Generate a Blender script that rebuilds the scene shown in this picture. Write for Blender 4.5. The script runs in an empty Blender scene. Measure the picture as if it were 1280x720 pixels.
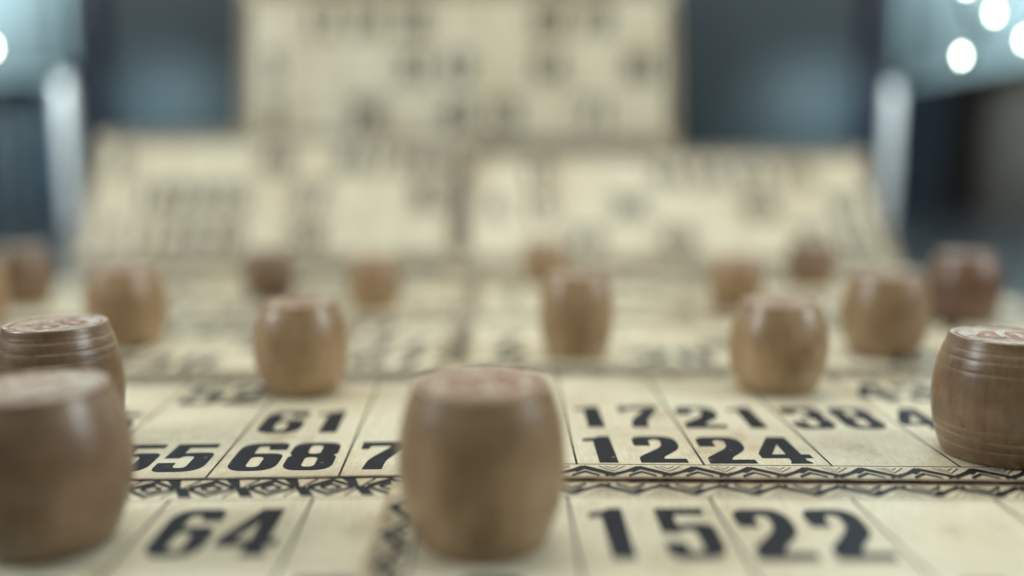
import bpy, bmesh, math, random
from mathutils import Vector, Matrix
from mathutils.geometry import tessellate_polygon
R = math.radians
scene = bpy.context.scene
COL = scene.collection
random.seed(7)

# ---------------------------------------------------------------- camera
F = 1100.0                     # focal length in photo pixels (1280 wide)
CAM_Z = 0.058
PITCH = math.atan(160 / F)
cam_d = bpy.data.cameras.new('camera')
cam = bpy.data.objects.new('camera', cam_d); COL.objects.link(cam)
cam.location = (0, 0, CAM_Z)
cam.rotation_euler = (math.pi / 2 - PITCH, 0, 0)
cam_d.sensor_width = 36; cam_d.lens = F / 1280 * 36
cam_d.clip_start = 0.001; cam_d.clip_end = 50
cam_d.dof.use_dof = True
cam_d.dof.focus_distance = 0.1655
cam_d.dof.aperture_fstop = 2.8
cam_d.dof.aperture_ratio = 1.2
scene.camera = cam
cp, sp = math.cos(PITCH), math.sin(PITCH)

def G(px, py, z=0.001):
    """point of the table top seen at a photo pixel"""
    u = (px - 640) / F; v = (py - 360) / F
    d = Vector((u, cp - v * sp, -sp - v * cp))
    t = (z - CAM_Z) / d.z
    return Vector((0, 0, CAM_Z)) + d * t

def P(px, py, zc):
    u = (px - 640) / F; v = (py - 360) / F
    return Vector((0, 0, CAM_Z)) + Vector((u, cp - v * sp, -sp - v * cp)) * zc

# ---------------------------------------------------------------- materials
def new_mat(name):
    m = bpy.data.materials.new(name); m.use_nodes = True
    nt = m.node_tree
    return m, nt, nt.nodes['Principled BSDF']
def nd(nt, t, **kw):
    n = nt.nodes.new(t)
    for k, v in kw.items(): setattr(n, k, v)
    return n
def setin(n, **kw):
    for k, v in kw.items(): n.inputs[k.replace('_', ' ')].default_value = v
def ramp(nt, fac, stops):
    r = nd(nt, 'ShaderNodeValToRGB')
    e = r.color_ramp.elements
    while len(e) < len(stops): e.new(0.5)
    for i, (p, c) in enumerate(stops):
        e[i].position = p; e[i].color = (*c, 1) if len(c) == 3 else c
    nt.links.new(fac, r.inputs['Fac']); return r
def mixc(nt, fac, a, b, mode='MIX'):
    m = nd(nt, 'ShaderNodeMix', data_type='RGBA', blend_type=mode)
    for i, x in ((0, fac), (6, a), (7, b)):
        if isinstance(x, (int, float)): m.inputs[i].default_value = x
        elif isinstance(x, tuple): m.inputs[i].default_value = (*x, 1)
        else: nt.links.new(x, m.inputs[i])
    return m.outputs[2]
def math_(nt, op, a, b=None):
    m = nd(nt, 'ShaderNodeMath', operation=op)
    for i, x in ((0, a), (1, b)):
        if x is None: continue
        if isinstance(x, (int, float)): m.inputs[i].default_value = x
        else: nt.links.new(x, m.inputs[i])
    return m.outputs[0]
def noise(nt, vec, scale, detail=4, rough=.6):
    n = nd(nt, 'ShaderNodeTexNoise'); setin(n, Scale=scale, Detail=detail, Roughness=rough)
    if vec is not None: nt.links.new(vec, n.inputs['Vector'])
    return n.outputs['Fac']

def world_vec(nt, scale=(1, 1, 1)):
    g = nd(nt, 'ShaderNodeNewGeometry')
    mp = nd(nt, 'ShaderNodeMapping'); mp.inputs['Scale'].default_value = scale
    nt.links.new(g.outputs['Position'], mp.inputs['Vector'])
    return mp.outputs[0]
def obj_vec(nt, scale=(1, 1, 1), rand=True):
    g = nd(nt, 'ShaderNodeTexCoord')
    mp = nd(nt, 'ShaderNodeMapping'); mp.inputs['Scale'].default_value = scale
    nt.links.new(g.outputs['Object'], mp.inputs['Vector'])
    if rand:
        oi = nd(nt, 'ShaderNodeObjectInfo')
        k = nd(nt, 'ShaderNodeVectorMath', operation='SCALE')
        k.inputs[0].default_value = (3.1, 1.7, .9)
        nt.links.new(oi.outputs['Random'], k.inputs['Scale'])
        nt.links.new(k.outputs[0], mp.inputs['Location'])
    return mp.outputs[0]

def paper_colour(nt):
    """aged cream card stock with stains, fibres and rubbed darker edges"""
    v = world_vec(nt)
    big = ramp(nt, noise(nt, v, 22, 5, .6), [(.34, (.71, .615, .42)), (.5, (.81, .735, .54)), (.66, (.85, .80, .61))]).outputs[0]
    stain = ramp(nt, noise(nt, v, 75, 4, .62), [(.545, (0, 0, 0)), (.70, (1, 1, 1))]).outputs[0]
    c = mixc(nt, math_(nt, 'MULTIPLY', stain, .55), big, (.48, .36, .20))
    fib = ramp(nt, noise(nt, world_vec(nt, (1, .12, 1)), 2600, 3, .7), [(.35, (.80, .79, .77)), (.6, (1, 1, 1))]).outputs[0]
    c = mixc(nt, .85, c, fib, 'MULTIPLY')
    cr = ramp(nt, noise(nt, world_vec(nt, (1, .25, 1)), 310, 6, .75), [(.60, (0, 0, 0)), (.66, (1, 1, 1))]).outputs[0]
    c = mixc(nt, math_(nt, 'MULTIPLY', cr, .28), c, (.42, .34, .22))
    return c

def edge_dist(nt):
    a = nd(nt, 'ShaderNodeUVMap', uv_map='near'); b = nd(nt, 'ShaderNodeUVMap', uv_map='far')
    sa = nd(nt, 'ShaderNodeSeparateXYZ'); sb = nd(nt, 'ShaderNodeSeparateXYZ')
    nt.links.new(a.outputs[0], sa.inputs[0]); nt.links.new(b.outputs[0], sb.inputs[0])
    m1 = math_(nt, 'MINIMUM', sa.outputs[0], sa.outputs[1]); m2 = math_(nt, 'MINIMUM', sb.outputs[0], sb.outputs[1])
    return math_(nt, 'MINIMUM', m1, m2)

def make_paper():
    m, nt, b = new_mat('aged_card_paper')
    c = paper_colour(nt)
    d = edge_dist(nt)
    nz = noise(nt, world_vec(nt), 420, 4, .7)
    d2 = math_(nt, 'ADD', d, math_(nt, 'MULTIPLY', math_(nt, 'SUBTRACT', nz, .5), .006))
    e = ramp(nt, math_(nt, 'MULTIPLY', d2, 100), [(.0, (1, 1, 1)), (.15, (.6, .6, .6)), (.95, (0, 0, 0))]).outputs[0]
    c = mixc(nt, math_(nt, 'MULTIPLY', e, .75), c, (.33, .22, .12))
    nt.links.new(c, b.inputs['Base Color'])
    rr = ramp(nt, noise(nt, world_vec(nt), 140, 5, .65), [(.3, (.34,) * 3), (.7, (.52,) * 3)]).outputs[0]
    nt.links.new(rr, b.inputs['Roughness'])
    bp = nd(nt, 'ShaderNodeBump'); setin(bp, Strength=.25, Distance=.00012)
    nt.links.new(noise(nt, world_vec(nt), 900, 5, .7), bp.inputs['Height'])
    nt.links.new(bp.outputs[0], b.inputs['Normal'])
    b.inputs['Specular IOR Level'].default_value = .38
    return m

def make_core():
    m, nt, b = new_mat('card_edge_pulp')
    c = ramp(nt, noise(nt, world_vec(nt), 500), [(.35, (.10, .06, .04)), (.65, (.30, .20, .12))]).outputs[0]
    nt.links.new(c, b.inputs['Base Color']); b.inputs['Roughness'].default_value = .9
    return m

def make_ink(name, col, wear):
    m, nt, b = new_mat(name)
    w1 = ramp(nt, noise(nt, world_vec(nt), 520, 6, .72), [(wear, (0, 0, 0)), (wear + .06, (1, 1, 1))]).outputs[0]
    ink = ramp(nt, noise(nt, world_vec(nt), 260, 3), [(.3, tuple(x * .8 for x in col)), (.7, tuple(x * 1.35 for x in col))]).outputs[0]
    c = mixc(nt, math_(nt, 'MULTIPLY', w1, .7), ink, (.5, .45, .32))
    nt.links.new(c, b.inputs['Base Color']); b.inputs['Roughness'].default_value = .5
    b.inputs['Specular IOR Level'].default_value = .3
    return m

def make_wood(name, lo, mid, hi):
    m, nt, b = new_mat(name)
    v = obj_vec(nt, (1, 1, 1))
    grain = noise(nt, obj_vec(nt, (1, 1, .12)), 900, 5, .65)
    cloud = noise(nt, v, 120, 4, .6)
    base = ramp(nt, cloud, [(.3, lo), (.5, mid), (.72, hi)]).outputs[0]
    g = ramp(nt, grain, [(.3, (.72, .68, .64)), (.6, (1, 1, 1))]).outputs[0]
    c = mixc(nt, .75, base, g, 'MULTIPLY')
    # turned rings: fine tool marks round the body
    rings = noise(nt, obj_vec(nt, (.05, .05, 1)), 2600, 4, .7)
    rg = ramp(nt, rings, [(.35, (.86, .84, .82)), (.62, (1.0, 1.0, 1.0))]).outputs[0]
    c = mixc(nt, .6, c, rg, 'MULTIPLY')
    dirt = ramp(nt, noise(nt, v, 330, 5, .7), [(.60, (0, 0, 0)), (.74, (1, 1, 1))]).outputs[0]
    c = mixc(nt, math_(nt, 'MULTIPLY', dirt, .5), c, tuple(x * .4 for x in lo))
    # pale scribed lines
    at = nd(nt, 'ShaderNodeAttribute', attribute_name='scribe')
    sc = math_(nt, 'MULTIPLY', at.outputs['Fac'], ramp(nt, noise(nt, v, 260, 4), [(.35, (.25,) * 3), (.6, (1,) * 3)]).outputs[0])
    c = mixc(nt, math_(nt, 'MULTIPLY', sc, .75), c, (.50, .39, .27))
    nt.links.new(c, b.inputs['Base Color'])
    rr = ramp(nt, noise(nt, v, 500, 4), [(.3, (.30,) * 3), (.7, (.46,) * 3)]).outputs[0]
    nt.links.new(rr, b.inputs['Roughness'])
    bp = nd(nt, 'ShaderNodeBump'); setin(bp, Strength=.5, Distance=.00012)
    h = math_(nt, 'ADD', rings, math_(nt, 'MULTIPLY', grain, .6))
    nt.links.new(h, bp.inputs['Height']); nt.links.new(bp.outputs[0], b.inputs['Normal'])
    b.inputs['Coat Weight'].default_value = .55; b.inputs['Coat Roughness'].default_value = .30
    return m

def make_top():
    m, nt, b = new_mat('barrel_end_grain')
    v = obj_vec(nt)
    c = ramp(nt, noise(nt, v, 520, 5, .7), [(.38, (.34, .22, .14)), (.52, (.54, .43, .31)), (.66, (.68, .61, .50))]).outputs[0]
    nt.links.new(c, b.inputs['Base Color']); b.inputs['Roughness'].default_value = .34
    bp = nd(nt, 'ShaderNodeBump'); setin(bp, Strength=.6, Distance=.0003)
    nt.links.new(noise(nt, v, 800, 4), bp.inputs['Height']); nt.links.new(bp.outputs[0], b.inputs['Normal'])
    return m

def simple(name, col, rough=.5, metal=0, var=.25, scale=30, emit=None, bump=0):
    m, nt, b = new_mat(name)
    c = ramp(nt, noise(nt, world_vec(nt), scale, 5, .6), [(.3, tuple(x * (1 - var) for x in col)), (.7, tuple(x * (1 + var) for x in col))]).outputs[0]
    nt.links.new(c, b.inputs['Base Color'])
    b.inputs['Roughness'].default_value = rough; b.inputs['Metallic'].default_value = metal
    if emit:
        b.inputs['Emission Color'].default_value = (*emit[0], 1); b.inputs['Emission Strength'].default_value = emit[1]
    if bump:
        bp = nd(nt, 'ShaderNodeBump'); setin(bp, Strength=bump, Distance=.002)
        nt.links.new(noise(nt, world_vec(nt), scale * 8, 4), bp.inputs['Height']); nt.links.new(bp.outputs[0], b.inputs['Normal'])
    return m

PAPER = make_paper(); CORE = make_core()
INK = make_ink('black_printing_ink', (.010, .012, .020), .64)
INK_LINE = make_ink('thin_rule_ink', (.028, .024, .024), .62)
INK_ORN = make_ink('ornament_ink', (.014, .013, .018), .66)
RED = make_ink('red_stamping_ink', (.30, .10, .07), .50)
WOODS = [make_wood('honey_wood', (.32, .190, .092), (.43, .275, .138), (.53, .36, .20)),
         make_wood('brown_wood', (.175, .102, .052), (.24, .145, .078), (.32, .205, .118)),
         make_wood('reddish_wood', (.15, .072, .042), (.19, .096, .055), (.23, .12, .07)), make_wood('tan_wood', (.27, .160, .080), (.37, .235, .120), (.47, .32, .175))]
TOP = make_top()
TABLE = simple('dark_table', (.035, .042, .05), .35, var=.3, scale=14)
WALL = simple('dark_wall', (.035, .050, .068), .8, var=.12, scale=3)
PANEL = simple('dark_blue_grey_panel', (.040, .062, .072), .6, var=.06, scale=6)
PANEL_EDGE = simple('panel_dark_rim', (.018, .026, .042), .4, var=.1)
BLUE = simple('pale_blue_cloth', (.42, .56, .59), .8, var=.10, scale=16, bump=.2)
CHROME = simple('brushed_metal', (.88, .93, .93), .36, .35, var=.05)
DARKF = simple('dark_fabric', (.042, .037, .030), .9, var=.35, scale=22, bump=.4)
DARKM = simple('dark_frame_metal', (.09, .13, .16), .45, .3, var=.3)
BLOCK = simple('plain_wood_block', (.30, .22, .13), .6)
WIRE = simple('green_wire', (.03, .05, .04), .5)
BULB = simple('lit_bulb_glass', (1, 1, .9), .3, emit=((.84, 1.0, .80), 21.0))

# ---------------------------------------------------------------- helpers
def empty(name, label=None, cat=None, group=None, mtx=None):
    o = bpy.data.objects.new(name, None); COL.objects.link(o); o.empty_display_size = .01
    tag(o, label, cat, group)
    if mtx is not None: o.matrix_world = mtx
    return o
def tag(o, label=None, cat=None, group=None, kind=None):
    if label: o['label'] = label
    if cat: o['category'] = cat
    if group: o['group'] = group
    if kind: o['kind'] = kind
    return o
def mobj(name, verts, faces, mats, parent=None, midx=None, smooth=False):
    me = bpy.data.meshes.new(name); me.from_pydata(verts, [], faces)
    for m in (mats if isinstance(mats, (list, tuple)) else [mats]): me.materials.append(m)
    if midx:
        for p, i in zip(me.polygons, midx): p.material_index = i
    if smooth: me.shade_smooth()
    me.update()
    o = bpy.data.objects.new(name, me); COL.objects.link(o)
    if parent: o.parent = parent
    return o
def rbox(name, lo, hi, mat, parent=None, bevel=.002, seg=3, smooth=True):
    bm = bmesh.new(); bmesh.ops.create_cube(bm, size=1)
    for v in bm.verts:
        v.co = Vector([(lo[i] + hi[i]) / 2 + v.co[i] * (hi[i] - lo[i]) for i in range(3)])
    if bevel: bmesh.ops.bevel(bm, geom=bm.edges[:], offset=bevel, segments=seg, affect='EDGES', profile=.5)
    me = bpy.data.meshes.new(name); bm.to_mesh(me); bm.free(); me.materials.append(mat)
    if smooth: me.shade_smooth()
    o = bpy.data.objects.new(name, me); COL.objects.link(o)
    if parent: o.parent = parent
    return o

# ---------------------------------------------------------------- numerals (unit height, width .60)
def rounded(pts, n=6):
    """pts: (x, y, r) -> polygon with rounded corners"""
    out = []; N = len(pts)
    for i in range(N):
        p = Vector(pts[i][:2]); a = Vector(pts[i - 1][:2]); b = Vector(pts[(i + 1) % N][:2])
        r = pts[i][2] if len(pts[i]) > 2 else 0.012
        r = min(r, .48 * (a - p).length, .48 * (b - p).length)
        s = p + (a - p).normalized() * r; e = p + (b - p).normalized() * r
        for k in range(n + 1):
            t = k / n
            out.append(s * (1 - t) ** 2 + p * 2 * t * (1 - t) + e * t * t)
    return [(v.x, v.y) for v in out]
W6 = .60
def flip(pl): return [(W6 - p[0], 1 - p[1], *p[2:]) for p in pl]
six_o = [(0, 0, .26), (W6, 0, .26), (W6, .61, .24), (.27, .61, .10), (.22, .60, .02), (.22, .86, .06), (.37, .86, .06), (.37, .73, .01), (W6, .73, .01), (W6, 1, .26), (0, 1, .26)]
six_h = [(.22, .13, .09), (.38, .13, .09), (.38, .48, .09), (.22, .48, .09)]
GL = {
 '0': ([(0, 0, .27), (W6, 0, .27), (W6, 1, .27), (0, 1, .27)], [[(.22, .13, .09), (.38, .13, .09), (.38, .87, .09), (.22, .87, .09)]]),
 '1': ([(.20, 0), (.44, 0), (.44, 1, .02), (.30, 1, .02), (.24, .94, .05), (.06, .90, .02), (.06, .79, .01), (.20, .81, .01)], []),
 '2': ([(0, 0), (W6, 0, .02), (W6, .14, .02), (.31, .14, .02), (.34, .22, .05), (W6, .52, .16), (W6, 1, .27), (0, 1, .27), (0, .62, .03), (.22, .62, .03), (.22, .86, .08), (.38, .86, .08), (.37, .60, .12), (0, .20, .08)], []),
 '3': ([(0, 1, .26), (W6, 1, .26), (W6, .55, .13), (.50, .515, .03), (W6, .47, .13), (W6, 0, .26), (0, 0, .26), (0, .33, .02), (.22, .33, .02), (.22, .13, .08), (.38, .13, .08), (.38, .45, .07), (.20, .45, .01), (.20, .585, .01), (.38, .585, .07), (.38, .87, .08), (.22, .87, .08), (.22, .69, .02), (0, .69, .02)], []),
 '4': ([(.28, 0, .02), (.58, 0, .02), (.56, .07, .02), (.53, .10, .01), (.53, .19, .01), (.64, .19, .01), (.64, .33, .01), (.53, .33, .01), (.53, 1, .01), (.28, 1, .02), (-.02, .36, .03), (-.02, .19, .02), (.32, .19, .01), (.32, .08, .01)], [[(.33, .33, .01), (.33, .70, .01), (.15, .33, .02)]]),
 '5': ([(.03, 1), (.56, 1, .02), (.56, .85, .02), (.22, .85, .01), (.215, .65, .02), (.36, .67, .05), (W6, .67, .24), (W6, 0, .27), (0, 0, .26), (0, .31, .02), (.22, .31, .02), (.22, .13, .08), (.38, .13, .08), (.38, .54, .08), (.24, .54, .05), (.21, .47, .02), (.02, .47, .01)], []),
 '6': (six_o, [six_h]),
 '7': ([(0, 1), (W6, 1, .02), (W6, .83, .03), (.36, .30, .1), (.34, 0, .01), (.10, 0, .01), (.14, .34, .1), (.39, .83, .04), (.12, .83, .02), (.10, .72, .01), (0, .72, .01)], []),
 '8': ([(0, 0, .27), (W6, 0, .27), (W6, .47, .15), (.55, .52, .03), (W6, .57, .15), (W6, 1, .26), (0, 1, .26), (0, .57, .15), (.05, .52, .03), (0, .47, .15)],
       [[(.22, .12, .09), (.38, .12, .09), (.38, .45, .08), (.22, .45, .08)], [(.22, .58, .07), (.38, .58, .07), (.38, .88, .08), (.22, .88, .08)]]),
}
GL['9'] = (flip(six_o), [flip(six_h)])
TESS = {}
def glyph(ch):
    if ch in TESS: return TESS[ch]
    o, hs = GL[ch]
    loops = [[Vector((x, y, 0)) for x, y in rounded(o)]] + [[Vector((x, y, 0)) for x, y in rounded(h)] for h in hs]
    tris = tessellate_polygon(loops)
    flat = [v for l in loops for v in l]
    fixed = []
    for t in tris:
        a, b, c = (flat[i] for i in t)
        if (b - a).cross(c - a).z < 0: t = (t[0], t[2], t[1])
        fixed.append(tuple(t))
    TESS[ch] = ([(v.x, v.y) for v in flat], fixed); return TESS[ch]

def number_mesh(txt, height, aspect=1.0, gap=.13):
    vs, fs = [], []; x0 = 0
    for ch in txt:
        gv, gf = glyph(ch); n = len(vs)
        vs += [((x0 + x) * height * aspect, y * height, 0) for x, y in gv]
        fs += [tuple(i + n for i in f) for f in gf]
        x0 += W6 + gap
    w = (x0 - gap) * height * aspect
    return [(x - w / 2, y, z) for x, y, z in vs], fs
NUM_CACHE = {}
def number_obj(txt, height, aspect, gap, parent, loc, mat=None, name='number'):
    key = (txt, height, aspect, gap, name)
    if key not in NUM_CACHE:
        v, f = number_mesh(txt, height, aspect, gap)
        me = bpy.data.meshes.new(name); me.from_pydata(v, [], f); me.materials.append(mat or INK); me.update()
        NUM_CACHE[key] = me
    o = bpy.data.objects.new(name, NUM_CACHE[key]); COL.objects.link(o)
    o.parent = parent; o.location = loc
    return o

# ---------------------------------------------------------------- lotto card
TH = .0009
class Strokes:
    def __init__(s): s.v = []; s.f = []; s.k = 0
    def line(s, p, q, w, z):
        p = Vector(p); q = Vector(q); d = q - p
        if d.length < 1e-9: return
        n = Vector((-d.y, d.x)).normalized() * w / 2
        s.k += 1; zz = z + (s.k % 11) * 1.5e-6
        i = len(s.v)
        for a in (p - n, q - n, q + n, p + n): s.v.append((a.x, a.y, zz))
        s.f.append((i, i + 1, i + 2, i + 3))
    def quad(s, pts, z):
        s.k += 1; zz = z + (s.k % 11) * 1.5e-6; i = len(s.v)
        for a in pts: s.v.append((a[0], a[1], zz))
        s.f.append(tuple(range(i, i + len(pts))))

def ornament(S, a, b, H, z, kind, weight=1.0, period=.0102):
    """nested chevron / diamond band along segment a->b; H = band width to the left of a->b"""
    a = Vector(a); b = Vector(b); L = (b - a).length
    ux = (b - a) / L; uy = Vector((-ux.y, ux.x))
    n = max(1, round(L / period)); p = L / n
    def T(x, y): q = a + ux * x + uy * (y * H); return (q.x, q.y)
    def ln(x0, y0, x1, y1, w): S.line(T(x0, y0), T(x1, y1), w * (1.45 if kind == 'chevron' else 1.25), z)
    jr = random.Random(int(L * 1e5) + int(H * 1e6))
    TB = (1.55 if kind == 'chevron' else 1.2) * weight
    def band(x0, y0, x1, y1, t):                       # bar of constant height t (share of the band)
        t *= TB if t > .08 else 1.1
        S.quad([T(x0, y0 - t / 2), T(x1, y1 - t / 2), T(x1, y1 + t / 2), T(x0, y0 + t / 2)], z)
    for i in range(n):
        x = i * p; c = x + p / 2; k = 1 + jr.uniform(-.10, .10)
        if kind == 'chevron':
            band(x, .14, c, .82, .17 * k); band(c, .82, x + p, .14, .24 * k)                  # bold zigzag
            S.quad([T(c - .30 * p, .52), T(c - .05 * p, .98), T(c + .08 * p, .80), T(c - .14 * p, .36)], z)
            band(c - .24 * p, .06, c, .42, .13); band(c, .42, c + .24 * p, .06, .13)
            for yy, h, w in ((.48, .46, .06), (.72, .24, .05)):
                hw = h * .5 * p
                band(x, yy, min(x + hw, L), yy + h, w); band(max(x - hw, 0), yy + h, x, yy, w)
            band(max(x - .16 * p, 0), .02, x + .10 * p, .36, .10)
        else:
            band(x + .10 * p, .5, c, .88, .15); band(c, .88, x + .90 * p, .5, .13)
            band(x + .10 * p, .5, c, .12, .13); band(c, .12, x + .90 * p, .5, .20 * k)
            band(c - .18 * p, .5, c, .66, .11); band(c, .66, c + .18 * p, .5, .09)
            band(c - .18 * p, .5, c, .34, .09); band(c, .34, c + .18 * p, .5, .12)
            S.quad([T(max(x - .30 * p, 0), .97), T(max(x - .08 * p, 0), .97), T(x + .10 * p, .5), T(max(x - .05 * p, 0), .40)], z)
            S.quad([T(x + .00 * p, .56), T(x + .14 * p, .44), T(x + .36 * p, .03), T(x + .13 * p, .03)], z)
            band(max(x - .22 * p, 0), .06, x + .22 * p, .94, .07)
            band(x + .20 * p, .96, x + .04 * p, .62, .05); band(max(x - .20 * p, 0), .04, max(x - .04 * p, 0), .38, .05)

def make_card(label, mtx, rows, W=.230, D=None, cell=(.024, .0222), bord=(.007, .0072), numh=.0160, aspect=1.0, gap=.13,
              kind='chevron', sheared=0.0, numoff=0.0, group='printed cream lotto cards', base_bord=None, seed=0, baseline=.20, weight=1.0):
    cw, ch = cell; bx, by = bord
    by0 = base_bord or by
    W = cw * 9 + 2 * bx; D = ch * 3 + by + by0
    root = empty('lotto_card', label, 'lotto card', group, mtx)
    sh = lambda x, y: (x, y + sheared * x)
    # board with rounded corners
    bm = bmesh.new()
    ring = []
    r = .0014
    rr = random.Random(seed)
    for cx, cy, a0 in ((W - r, r, -90), (W - r, D - r, 0), (r, D - r, 90), (r, r, 180)):
        for k in range(5):
            a = R(a0 + k * 22.5); ring.append((cx + r * math.cos(a), cy + r * math.sin(a)))
    # subdivide the long sides a little and rough them up
    full = []
    for i, p in enumerate(ring):
        q = ring[(i + 1) % len(ring)]
        full.append(p)
        L = math.hypot(q[0] - p[0], q[1] - p[1])
        if L > .01:
            m = int(L / .004); nx, ny = (q[1] - p[1]) / L, -(q[0] - p[0]) / L
            for k in range(1, m):
                t = k / m; j = rr.uniform(-.00012, .00008)
                full.append((p[0] + (q[0] - p[0]) * t + nx * j, p[1] + (q[1] - p[1]) * t + ny * j))
    top = [bm.verts.new((*sh(*p), 0)) for p in full]
    bot = [bm.verts.new((*sh(*p), -TH)) for p in full]
    ft = bm.faces.new(top); fb = bm.faces.new(bot[::-1])
    u1 = bm.loops.layers.uv.new('near'); u2 = bm.loops.layers.uv.new('far')
    N = len(full)
    for i in range(N):
        f = bm.faces.new((top[(i + 1) % N], top[i], bot[i], bot[(i + 1) % N])); f.material_index = 1
    for f in bm.faces:
        for l in f.loops:
            x, y = l.vert.co.x, l.vert.co.y - sheared * l.vert.co.x
            l[u1].uv = (x, y); l[u2].uv = (W - x, D - y)
    bmesh.ops.bevel(bm, geom=[e for e in ft.edges], offset=.00018, segments=2, affect='EDGES')
    me = bpy.data.meshes.new('board'); bm.to_mesh(me); bm.free()
    me.materials.append(PAPER); me.materials.append(CORE)
    board = bpy.data.objects.new('board', me); COL.objects.link(board); board.parent = root
    # rules
    z = .00004
    S = Strokes()
    for i in range(10):
        x = bx + i * cw; S.line(sh(x, by0 - .0002), sh(x, by0 + ch * 3 + .0002), .00042, z)
    for j in (0, 3):
        y = by0 + j * ch; S.line(sh(bx - .0003, y), sh(W - bx + .0003, y), .00026, z)
    for j in (1, 2):
        y = by0 + j * ch; S.line(sh(bx, y), sh(W - bx, y), .00009, z)
    mobj('grid_rules', S.v, S.f, INK_LINE, root)
    S = Strokes()
    m = .0008
    ornament(S, sh(bx * .9, m), sh(W - bx * .9, m), by0 - m - .0007, z, kind, weight)
    ornament(S, sh(W - bx * .9, D - m), sh(bx * .9, D - m), by - m - .0007, z, kind, weight)
    ornament(S, sh(bx - .0008, D - by), sh(bx - .0008, by0), -(bx - m - .0007), z, kind, weight)
    ornament(S, sh(W - bx + .0008, by0), sh(W - bx + .0008, D - by), -(bx - m - .0007), z, kind, weight)
    for (a, b) in (((m * .6, m * .6), (W - m * .6, m * .6)), ((m * .6, D - m * .6), (W - m * .6, D - m * .6))):
        S.line(sh(*a), sh(*b), .00018, z)
    # keep every ornament face pointing up
    o = mobj('border_ornament', S.v, S.f, INK_ORN, root)
    bm = bmesh.new(); bm.from_mesh(o.data)
    bm.normal_update()
    bmesh.ops.reverse_faces(bm, faces=[f for f in bm.faces if f.normal.z < 0]); bm.to_mesh(o.data); bm.free()
    for (c, r_), txt in rows.items():
        g = gap; a = aspect
        x = bx + (c + .5) * cw + numoff; y = by0 + r_ * ch + ch * baseline * .72
        number_obj(txt, numh, a, g, root, (*sh(x, y), z + .00001))
    return root

def rnd_rows(fixed=None, forbid=(), seed=1):
    rr = random.Random(seed); out = dict(fixed or {})
    for r_ in range(3):
        have = [c for (c, q) in out if q == r_]
        opts = [c for c in range(9) if c not in have and (c, r_) not in forbid]
        rr.shuffle(opts)
        while len(have) < 5 and opts:
            c = opts.pop(); have.append(c)
            n = rr.randint(1, 9) if c == 0 else (c * 10 + rr.randint(0, 9))
            out[(c, r_)] = str(n)
    return out
def card_mtx(origin, rz, ry=0, lean=0):
    return Matrix.Translation(origin) @ Matrix.Rotation(rz, 4, 'Z') @ Matrix.Rotation(ry, 4, 'Y') @ Matrix.Rotation(lean, 4, 'X')

CW = .024
# ----- right-hand column of flat cards
c1 = G(721, 584.5)            # lower left corner of the "12" cell (card's second column)
rzR = R(.5); shR = -.020
tiltR = math.atan(.0009 / .23)
def rightcard(k, label, rows, dz, cell=(.024, .0222), org=None, **kw):
    """org = world xy of the card's lower-left outer corner"""
    m = card_mtx(Vector((org.x, org.y, .0016 + dz)), rzR, tiltR)
    return make_card(label, m, rows, cell=cell, sheared=shR, **kw)
ux = Vector((math.cos(rzR), math.sin(rzR))); uy = Vector((-math.sin(rzR), math.cos(rzR)))
def off(o, dx, dy): q = Vector((o.x, o.y)) + ux * dx + uy * (dy + shR * dx); return Vector((q.x, q.y, 0))
cw1 = .0238
o1 = off(c1, -(cw1 + .007), -.0070 + 0.0)
D1 = .0222 * 3 + .0072 + .007
rightcard(1, 'worn cream lotto card with 12 and 24 side by side in its nearest row', {(1, 0): '12', (2, 0): '24', (1, 1): '17', (2, 1): '21', (3, 1): '38', (4, 1): '42', (4, 2): '43', (5, 2): '57', (5, 0): '50', (6, 1): '69', (7, 0): '76', (7, 2): '74', (8, 0): '85', (0, 2): '5'},
          .0002, org=o1, cell=(cw1, .0222), bord=(.007, .0072), base_bord=.0070, gap=.13, aspect=.93, numoff=-.0006, numh=.0160, seed=2, baseline=.06)
# nearest right card: cells a little deeper
c0 = G(886, 624.5)
cw0 = .0240
o0 = off(c0, -(2 * cw0 + .0066), -(3 * .0246 + .0072) + .0000)
o0 = Vector((o0.x, o0.y, 0))
rightcard(0, 'worn cream lotto card with 15 and 22 in its farthest row at the front right', {(1, 2): '15', (2, 2): '22', (0, 1): '3', (3, 1): '30', (4, 1): '47', (6, 2): '61', (7, 2): '78', (8, 1): '82', (5, 1): '54', (6, 1): '66', (1, 0): '19', (3, 0): '36', (5, 0): '51', (7, 0): '70', (8, 0): '88'},
          .0000, cell=(cw0, .0246), org=o0, bord=(.0066, .0068), base_bord=.0072, numh=.0186, gap=.17, aspect=.79, seed=3, baseline=.055)
o2 = off(o1, 0, D1 + .0001)
rightcard(2, 'blurred cream lotto card behind the one with 12 and 24', {(1, 2): '13', (2, 0): '28', (0, 1): '7', (3, 1): '33', (5, 0): '55', (4, 2): '40', (6, 2): '62', (7, 1): '71', (6, 0): '68', (8, 1): '90', (5, 2): '59', (0, 0): '2', (8, 0): '81'},
          .0001, org=o2, cell=(cw1, .0222), seed=4)
o3 = off(o2, .001, D1 + .0003)
rightcard(3, 'blurred cream lotto card second from the leaning cards on the right', rnd_rows(seed=11), .0002, org=o3, cell=(cw1, .0222), seed=5, weight=.62)
o4 = off(o3, -.001, D1 + .0004)
rightcard(4, 'blurred cream lotto card lying under the foot of the right leaning card', rnd_rows(seed=12), .0001, org=o4, cell=(cw1, .0222), seed=6, weight=.62)

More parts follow.
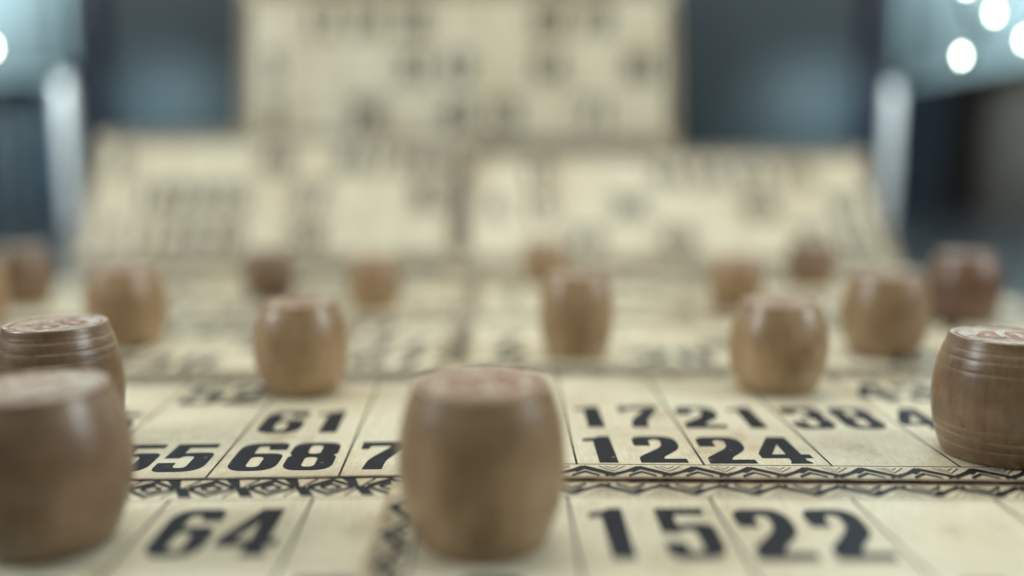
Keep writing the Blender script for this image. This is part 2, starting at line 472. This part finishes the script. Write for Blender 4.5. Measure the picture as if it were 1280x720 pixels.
# ----- left-hand column of flat cards
l1 = G(257, 597.5, .0009)             # lower left corner of the "68" cell
rzL = R(2.3)
uxl = Vector((math.cos(rzL), math.sin(rzL))); uyl = Vector((-math.sin(rzL), math.cos(rzL)))
def offl(o, dx, dy): q = Vector((o.x, o.y)) + uxl * dx + uyl * dy; return Vector((q.x, q.y, 0))
def leftcard(label, rows, org, **kw):
    return make_card(label, card_mtx(Vector((org.x, org.y, .0009)), rzL), rows, **kw)
ch1 = .0228
o1l = offl(l1, -(6 * CW + .0070), -.0014)
leftcard('worn cream lotto card with 55 and 68 side by side in its nearest row', {(5, 0): '55', (6, 0): '68', (7, 0): '76', (6, 1): '61', (5, 2): '52', (3, 0): '39', (1, 1): '14', (2, 0): '20', (3, 1): '34', (2, 2): '27', (4, 1): '45', (8, 2): '86', (0, 2): '8'},
         o1l, cell=(CW, ch1), bord=(.007, .0072), base_bord=.0014, kind='diamond', gap=.07, aspect=.96, numh=.0162, seed=7, baseline=.20)
l0 = G(212.5, 625.5, .0009)
o0l = offl(l0, -(6 * .0241 + .007), -(3 * .0249 + .0072))
leftcard('worn cream lotto card with 64 in its farthest row at the front left', {(6, 2): '64', (2, 2): '21', (4, 2): '49', (3, 2): '37', (7, 1): '79', (5, 1): '58', (6, 0): '60', (1, 1): '16', (2, 1): '25', (4, 1): '41', (0, 0): '6', (3, 0): '32', (5, 0): '53', (8, 0): '84', (0, 2): '1'},
         o0l, cell=(.0241, .0249), bord=(.007, .0102), base_bord=.0072, kind='diamond', gap=.12, aspect=.80, numh=.0176, seed=8, baseline=.16)
D1l = ch1 * 3 + .0072 + .0014
o2l = offl(o1l, 0, D1l + .0004)
leftcard('blurred cream lotto card behind the one with 55 and 68', rnd_rows({(6, 0): '66', (5, 1): '50', (4, 0): '46'}, seed=21), o2l, cell=(CW, .0222), base_bord=.007, kind='diamond', seed=9, weight=.62)
D2 = .0222 * 3 + .0142
o3l = offl(o2l, -.002, D2 + .0006)
leftcard('blurred cream lotto card second from the leaning cards on the left', rnd_rows(seed=22), o3l, base_bord=.007, kind='diamond', seed=10, weight=.62)
o4l = offl(o3l, .001, D2 + .0004)
leftcard('blurred cream lotto card lying under the foot of the left leaning card', rnd_rows(seed=23), o4l, base_bord=.007, kind='diamond', seed=11, weight=.62)

# ----- leaning cards
zt = .0030
bl = G(84, 333, zt); br = G(590, 336, zt)
def lean_mtx(a, b, ang, roll=0):
    d = b - a; rz = math.atan2(d.y, d.x)
    return Matrix.Translation(a) @ Matrix.Rotation(rz, 4, 'Z') @ Matrix.Rotation(ang, 4, 'X') @ Matrix.Rotation(roll, 4, 'Z')
n_left = {(0, 0): '7', (1, 0): '11', (2, 0): '26', (3, 0): '30', (5, 0): '58',
          (1, 1): '18', (2, 1): '20', (3, 1): '35', (5, 1): '57', (8, 1): '83',
          (0, 2): '9', (4, 2): '48', (6, 2): '60', (7, 2): '72', (8, 2): '89'}
make_card('blurred lotto card leaning back on the left, wider than it is tall', lean_mtx(bl, br, R(59), R(.5)), n_left, cell=(.0213, .0222), kind='diamond', base_bord=.007, aspect=.88, seed=12)
bl2 = G(572, 336, zt); br2 = G(1140, 334, zt)
n_right = {(1, 2): '10', (4, 2): '44', (5, 2): '56', (6, 2): '63', (7, 2): '75',
           (0, 1): '4', (1, 1): '15', (3, 1): '38', (6, 1): '69', (8, 1): '87',
           (2, 0): '23', (4, 0): '49', (8, 0): '80', (7, 0): '77'}
make_card('blurred lotto card leaning back on the right beside the metal post', lean_mtx(bl2, br2, R(48)), n_right, kind='diamond', base_bord=.007, aspect=.88, seed=13)

s = 1.14
ua = P(296, 189, .522); ub = P(853, 189, .522)
n_up = {(0, 0): '3', (2, 0): '28', (4, 0): '46', (5, 0): '53', (7, 0): '71',
        (0, 1): '5', (3, 1): '33', (4, 1): '42', (6, 1): '64', (8, 1): '86',
        (1, 2): '12', (2, 2): '24', (3, 2): '36', (6, 2): '68', (7, 2): '79'}
make_card('blurred lotto card standing upright above the two leaning cards', lean_mtx(ua, ub, R(78)), n_up, cell=(.024 * s, .0250 * s), bord=(.007 * s, .0075 * s), numh=.0165 * s, aspect=.80, kind='diamond', seed=14)

# ---------------------------------------------------------------- barrels
def barrel_body_mesh(rad, H, seed, wob):
    rr = random.Random(seed)
    NS = 96
    # profile
    tp = .225 * rr.uniform(.92, 1.15); bt = .245 * rr.uniform(.85, 1.15); ex = rr.uniform(1.9, 2.4)
    b0 = 1 - bt * .92 ** ex; prof = [(0, 0), (b0 - .14, 0.0), (b0 - .05, .004), (b0 - .012, .03)]
    M = 60
    scr = [(.145, 1), (.225, 1), (.30, .55), (.74, .6), (.835, 1), (.915, .8)]
    for i in range(1, M):
        t = .03 + (.965 - .03) * i / M
        k = (t - .5) / .5
        r_ = 1 - (tp if k > 0 else bt) * abs(k) ** ex
        prof.append((r_, t))
    re = prof[-1][0]; prof += [(re - .010, .974), (re - .020, .990), (re - .035, .998), (re - .065, .998), (re - .085, .991), (0, .991)]
    vs, fs, att, mi = [], [], [], []
    amp = rr.uniform(.010, .020) * wob
    ph = [rr.uniform(0, 6.28) for _ in scr]
    for (r_, t) in prof:
        for j in range(NS):
            a = 2 * math.pi * j / NS
            g = 0
            if .03 < t < .965:
                for (s_, w_), p_ in zip(scr, ph):
                    dd = abs(t - (s_ + amp * math.cos(a - p_)))
                    g = max(g, w_ * max(0, 1 - dd / .011))
            rr_ = r_ * rad * (1 - .012 * g)
            vs.append((rr_ * math.cos(a), rr_ * math.sin(a), t * H)); att.append(g)
    n = len(prof)
    for i in range(n - 1):
        for j in range(NS):
            a = i * NS + j; b = i * NS + (j + 1) % NS
            if i == n - 2:
                continue
            if i == 0: continue
            fs.append((a, b, b + NS, a + NS)); mi.append(1 if i >= n - 4 else 0)
    fs.append(tuple((1) * NS + j for j in range(NS))[::-1]); mi.append(0)
    fs.append(tuple((n - 2) * NS + j for j in range(NS))); mi.append(1)
    return vs, fs, att, mi

BAR = []
def make_barrel(label, px, py, wood, num, d=.024, h=.0240, rz=0, seed=0, z=.0013, tilt=0):
    p = G(px, py, z)
    m = Matrix.Translation(Vector((p.x, p.y, z))) @ Matrix.Rotation(rz, 4, 'Z') @ Matrix.Rotation(tilt, 4, 'X')
    root = empty('lotto_barrel', label, 'lotto barrel', 'small wooden lotto barrels standing on the cards', m)
    vs, fs, att, mi = barrel_body_mesh(d / 2, h, seed, 1.0)
    o = mobj('body', vs, fs, [WOODS[wood], TOP], root, mi, smooth=True)
    # drop unused first/last rings
    a = o.data.attributes.new('scribe', 'FLOAT', 'POINT')
    for i, g in enumerate(att): a.data[i].value = g
    bm = bmesh.new(); bm.from_mesh(o.data)
    bmesh.ops.delete(bm, geom=[v for v in bm.verts if not v.link_faces], context='VERTS')
    bm.to_mesh(o.data); bm.free()
    # red ring and number stamped on the top
    zt_ = h * .991 + .00006
    ro, ri = d / 2 * .715, d / 2 * .665
    vv, ff = [], []
    K = 64
    for k in range(K):
        t = 2 * math.pi * k / K
        vv += [(ro * math.cos(t), ro * math.sin(t), 0), (ri * math.cos(t), ri * math.sin(t), 0)]
    for k in range(K):
        a0, b0 = 2 * k, 2 * ((k + 1) % K); ff.append((a0, b0, b0 + 1, a0 + 1))
    ring = mobj('stamped_ring', vv, ff, RED, root); ring.location.z = zt_
    nh = d * .34
    number_obj(num, nh, .95, .12, root, (0, -nh / 2, zt_), RED, 'stamped_number')
    return root

B = make_barrel
B('brown wooden barrel front and centre, largest and blurred, between the 7 and the 12', 603, 674, 3, '53', d=.0250, h=.0246, rz=R(20), seed=1)
B('large dark wooden barrel at the lower left corner beside 64', 63, 674, 1, '11', d=.0250, rz=R(-30), seed=2)
B('brown wooden barrel with pale rim directly behind the lower left corner barrel', 82, 556, 1, '36', d=.0236, h=.0250, rz=R(50), seed=3)
B('sharp brown wooden barrel cut by the right edge beside the 12 and 24 card', 1244, 568, 1, '40', rz=R(-15), seed=4, d=.0242, h=.0238, z=.0012)
B('honey coloured barrel standing just behind the number 61', 379, 486, 0, '28', rz=R(75), seed=5, h=.0222, d=.0232)
B('honey brown barrel standing behind the numbers 21 and 38', 970, 486, 0, '9', rz=R(10), seed=6, h=.0222, d=.0240)
B('slim honey coloured barrel right behind the front centre barrel', 720, 444, 0, '77', rz=R(0), seed=7, d=.0216)
B('stout brown barrel right of and behind the one near 38', 1102, 443, 3, '65', rz=R(33), seed=8, d=.0248, h=.0238)
B('honey brown barrel behind the two stacked looking barrels on the left', 161, 430, 0, '14', rz=R(80), seed=9, d=.0236)
B('small brown blurred barrel at the foot of the left leaning card', 338, 372, 1, '2', rz=R(12), seed=10, d=.0212, h=.0205)
B('small honey blurred barrel between the 61 barrel and the card seam', 469, 385, 0, '31', rz=R(44), seed=11, d=.0208, h=.0208)
B('faint orange blurred barrel at the foot of the leaning cards just right of the seam', 681, 356, 0, '60', rz=R(66), seed=12, d=.0212, h=.0205)
B('small orange brown blurred barrel left of a twin at the right leaning card', 918, 385, 0, '82', rz=R(21), seed=13, d=.0206, h=.0205)
B('small brown blurred barrel directly against the right leaning card', 1012, 358, 1, '47', rz=R(-40), seed=14, d=.0226, h=.0205)
B('reddish brown blurred barrel at the right back beside the dark table', 1201, 402, 2, '18', rz=R(28), seed=15, d=.0244, h=.0240)
B('dark brown blurred barrel at the left back edge of the cards', 32, 381, 1, '73', rz=R(5), seed=16, d=.0220, h=.0230)
B('brown blurred barrel barely entering the picture at the left edge', -36, 410, 0, '25', rz=R(-5), seed=17, d=.0236, h=.0232)

# ---------------------------------------------------------------- setting
def struct(o): o['kind'] = 'structure'; return o
struct(rbox('table_top', (-1.1, -.35, -.03), (1.1, 1.0, 0), TABLE, bevel=.004))
struct(rbox('background_wall', (-3, 2.2, -1.0), (3, 2.26, 2.2), WALL, bevel=0, smooth=False))
struct(rbox('floor', (-3, -1.5, -.78), (3, 2.2, -.74), WALL, bevel=0, smooth=False))

# upright dark panel behind the cards
zc = .575
a = P(118, 300, zc); b = P(1094, 300, zc)
y0 = a.y
pr = empty('upright_panel', 'dark blue grey panel standing upright behind the cards', 'panel', mtx=Matrix.Translation(((a.x + b.x) / 2, y0, 0)))
hw = (b.x - a.x) / 2
rbox('face', (-hw + .018, .0, .004), (hw - .018, .012, .36), PANEL, pr, bevel=.003)
rbox('rim', (-hw, -.004, 0), (-hw + .0178, .018, .366), PANEL_EDGE, pr, bevel=.004)
rbox('rim', (hw - .0178, -.004, 0), (hw, .018, .366), PANEL_EDGE, pr, bevel=.004)
# block that carries the upper card
blk = rbox('support_block', (-.09, 0, 0), (.07, .028, .0585), BLOCK, bevel=.001)
blk.location = (ua.x * .0, ua.y - .002, .0)
tag(blk, 'plain wooden block behind the leaning cards carrying the upright card', 'block')

def chair(label, px0, px1, pybot, slant, zc, post_px, post_w, post_top, seed):
    a = P(px0, pybot, zc); b = P(px1, pybot + slant, zc)
    y = a.y
    root = empty('metal_chair', label, 'chair', mtx=Matrix.Translation((0, y, 0)))
    # padded backrest as a rounded slab with slanted lower edge
    bm = bmesh.new(); bmesh.ops.create_cube(bm, size=1)
    for v in bm.verts:
        left = v.co.x < 0
        x = a.x if left else b.x
        zb = a.z if left else b.z
        v.co = Vector((x, v.co.y * .035, zb if v.co.z < 0 else .62))
    bmesh.ops.bevel(bm, geom=bm.edges[:], offset=.012, segments=4, affect='EDGES')
    me = bpy.data.meshes.new('backrest'); bm.to_mesh(me); bm.free(); me.materials.append(BLUE); me.shade_smooth()
    o = bpy.data.objects.new('backrest', me); COL.objects.link(o); o.parent = root
    t = P(post_px, post_top, zc - .03); w = post_w / F * zc / 2
    N = 24; vs, fs = [], []
    lv = [(t.z, w * .4), (t.z - .006, w * .85), (t.z - .015, w), (t.z - .12, w * .95), (t.z - .20, w * .9), (-.73, w * .8)]
    for zz, r_ in lv:
        for j in range(N):
            an = 2 * math.pi * j / N; vs.append((t.x + r_ * math.cos(an), t.y - y + r_ * math.sin(an), zz))
    for i in range(len(lv) - 1):
        for j in range(N): k = i * N + j; l = i * N + (j + 1) % N; fs.append((l, k, k + N, l + N))
    fs.append(tuple(range(N)))
    mobj('post', vs, fs, CHROME, root, smooth=True)
    return root
chair('pale blue backed chair with a shiny metal post at the upper left corner', -330, 96, 100, 0, .80, 80, 22, 98, 1)
chair('pale blue backed chair with a shiny metal post at the upper right corner', 1112, 1600, 112, -100, .80, 1114, 22, 106, 2)

# dark upholstered block behind on the right and dark frame on the left
o = rbox('dark_cushion', (0, 0, 0), (.30, .12, .20), DARKF, bevel=.035, seg=5)
q = P(1165, 330, 1.0); o.location = (q.x - .015, q.y - .12, -.04); o.rotation_euler = (0, R(0), R(-6))
tag(o, 'dark grey brown upholstered cushion at the right behind the table cards', 'cushion')
fr = empty('dark_rack', 'dark metal rack of thin upright bars at the left edge', 'rack', mtx=Matrix.Translation((0, 0, 0)))
for i, (px, w) in enumerate(((2, 26), (44, 14))):
    t = P(px, 130, .85); w2 = w / F * .85 / 2
    rbox('bar', (t.x - w2, t.y, 0), (t.x + w2, t.y + .01, .21), DARKM if i else PANEL, fr, bevel=.002)
t0 = P(-60, 130, .85); t1 = P(58, 130, .85)
rbox('crossbar', (t0.x, t0.y + .001, .2105), (t1.x, t0.y + .009, .218), DARKM, fr, bevel=.002)

# string lights
def lights(label, pts, zc, seed):
    root = empty('string_lights', label, 'string lights', mtx=Matrix.Translation(P(*pts[0], zc)))
    base = root.matrix_world.translation.copy()
    P3 = [P(x, y, zc) - base for x, y in pts]
    # wire: thin tube through the bulbs with sag
    path = []
    for i in range(len(P3) - 1):
        for k in range(8):
            t = k / 8; v = P3[i].lerp(P3[i + 1], t); v.z -= .01 * math.sin(math.pi * t); v.y += .006; path.append(v)
    path.append(P3[-1] + Vector((0, .006, 0)))
    vs, fs = [], []; N = 6; r_ = .0007
    for i, v in enumerate(path):
        d = (path[min(i + 1, len(path) - 1)] - path[max(i - 1, 0)]).normalized()
        n1 = d.cross(Vector((0, 1, .1))).normalized(); n2 = d.cross(n1)
        for j in range(N):
            an = 2 * math.pi * j / N; vs.append(v + n1 * r_ * math.cos(an) + n2 * r_ * math.sin(an))
    for i in range(len(path) - 1):
        for j in range(N): k = i * N + j; l = i * N + (j + 1) % N; fs.append((k, l, l + N, k + N))
    mobj('wire', [tuple(v) for v in vs], fs, WIRE, root)
    for v in P3:
        bm = bmesh.new(); bmesh.ops.create_uvsphere(bm, u_segments=16, v_segments=10, radius=.0015)
        for w in bm.verts: w.co.z *= 1.25
        me = bpy.data.meshes.new('bulb'); bm.to_mesh(me); bm.free(); me.materials.append(BULB); me.shade_smooth()
        o = bpy.data.objects.new('bulb', me); COL.objects.link(o); o.parent = root; o.location = v
lights('white string lights in front of the right chair back', [(1202, 70), (1243, 16), (1208, -18), (1281, 50), (1330, -30), (1380, 40)], .36, 1)
lights('white string lights in front of the left chair back', [(-9, 60), (-60, 10), (-110, 50)], .36, 2)

# ---------------------------------------------------------------- lights
def area(name, loc, tgt, size, power, col, sy=None):
    l = bpy.data.lights.new(name, 'AREA'); l.energy = power; l.color = col; l.size = size
    if sy: l.shape = 'RECTANGLE'; l.size_y = sy
    o = bpy.data.objects.new(name, l); COL.objects.link(o); o.location = loc
    o.rotation_euler = (Vector(tgt) - Vector(loc)).to_track_quat('-Z', 'Y').to_euler()
    return o
area('overhead_lamp', (0, .50, .75), (0, .42, 0), .7, 4.5, (1.0, .975, .88))
area('left_side_lamp', (-.60, .10, .38), (0, .32, .03), .22, 2.45, (.92, .98, 1.0))  # side light placed from the barrel shoulder highlights, no window there
area('right_side_lamp', (.60, .10, .38), (0, .32, .03), .22, 2.45, (.92, .98, 1.0))  # matching light on the other side, not an actual window
for sx, nm in ((-1, 'left'), (1, 'right')):
    l = area(nm + '_panel_fill_light', (-.228 if sx < 0 else .205, y0 - .055, .105), (-.222 if sx < 0 else .198, y0, .078), .03, .021, (.74, .97, 1.0)); l.data.spread = R(110)  # added unseen light, makes the brighter patch on the panel face
    l = area(nm + '_chair_fill_light', (sx * .60, .34, .40), (sx * .56, .82, .34), .30, 3.4, (.84, .97, 1.0)); l.data.spread = R(76)  # added fill aimed at the chair back and post to brighten them

w = bpy.data.worlds.new('World'); scene.world = w; w.use_nodes = True
bg = w.node_tree.nodes['Background']; bg.inputs[0].default_value = (.46, .68, .74, 1); bg.inputs[1].default_value = .13

vs_ = scene.view_settings
vs_.view_transform = 'Standard'; vs_.look = 'None'; vs_.gamma = 1.0; vs_.exposure = 0.0
scene.render.engine = 'CYCLES'
scene.render.resolution_x = 1280; scene.render.resolution_y = 720
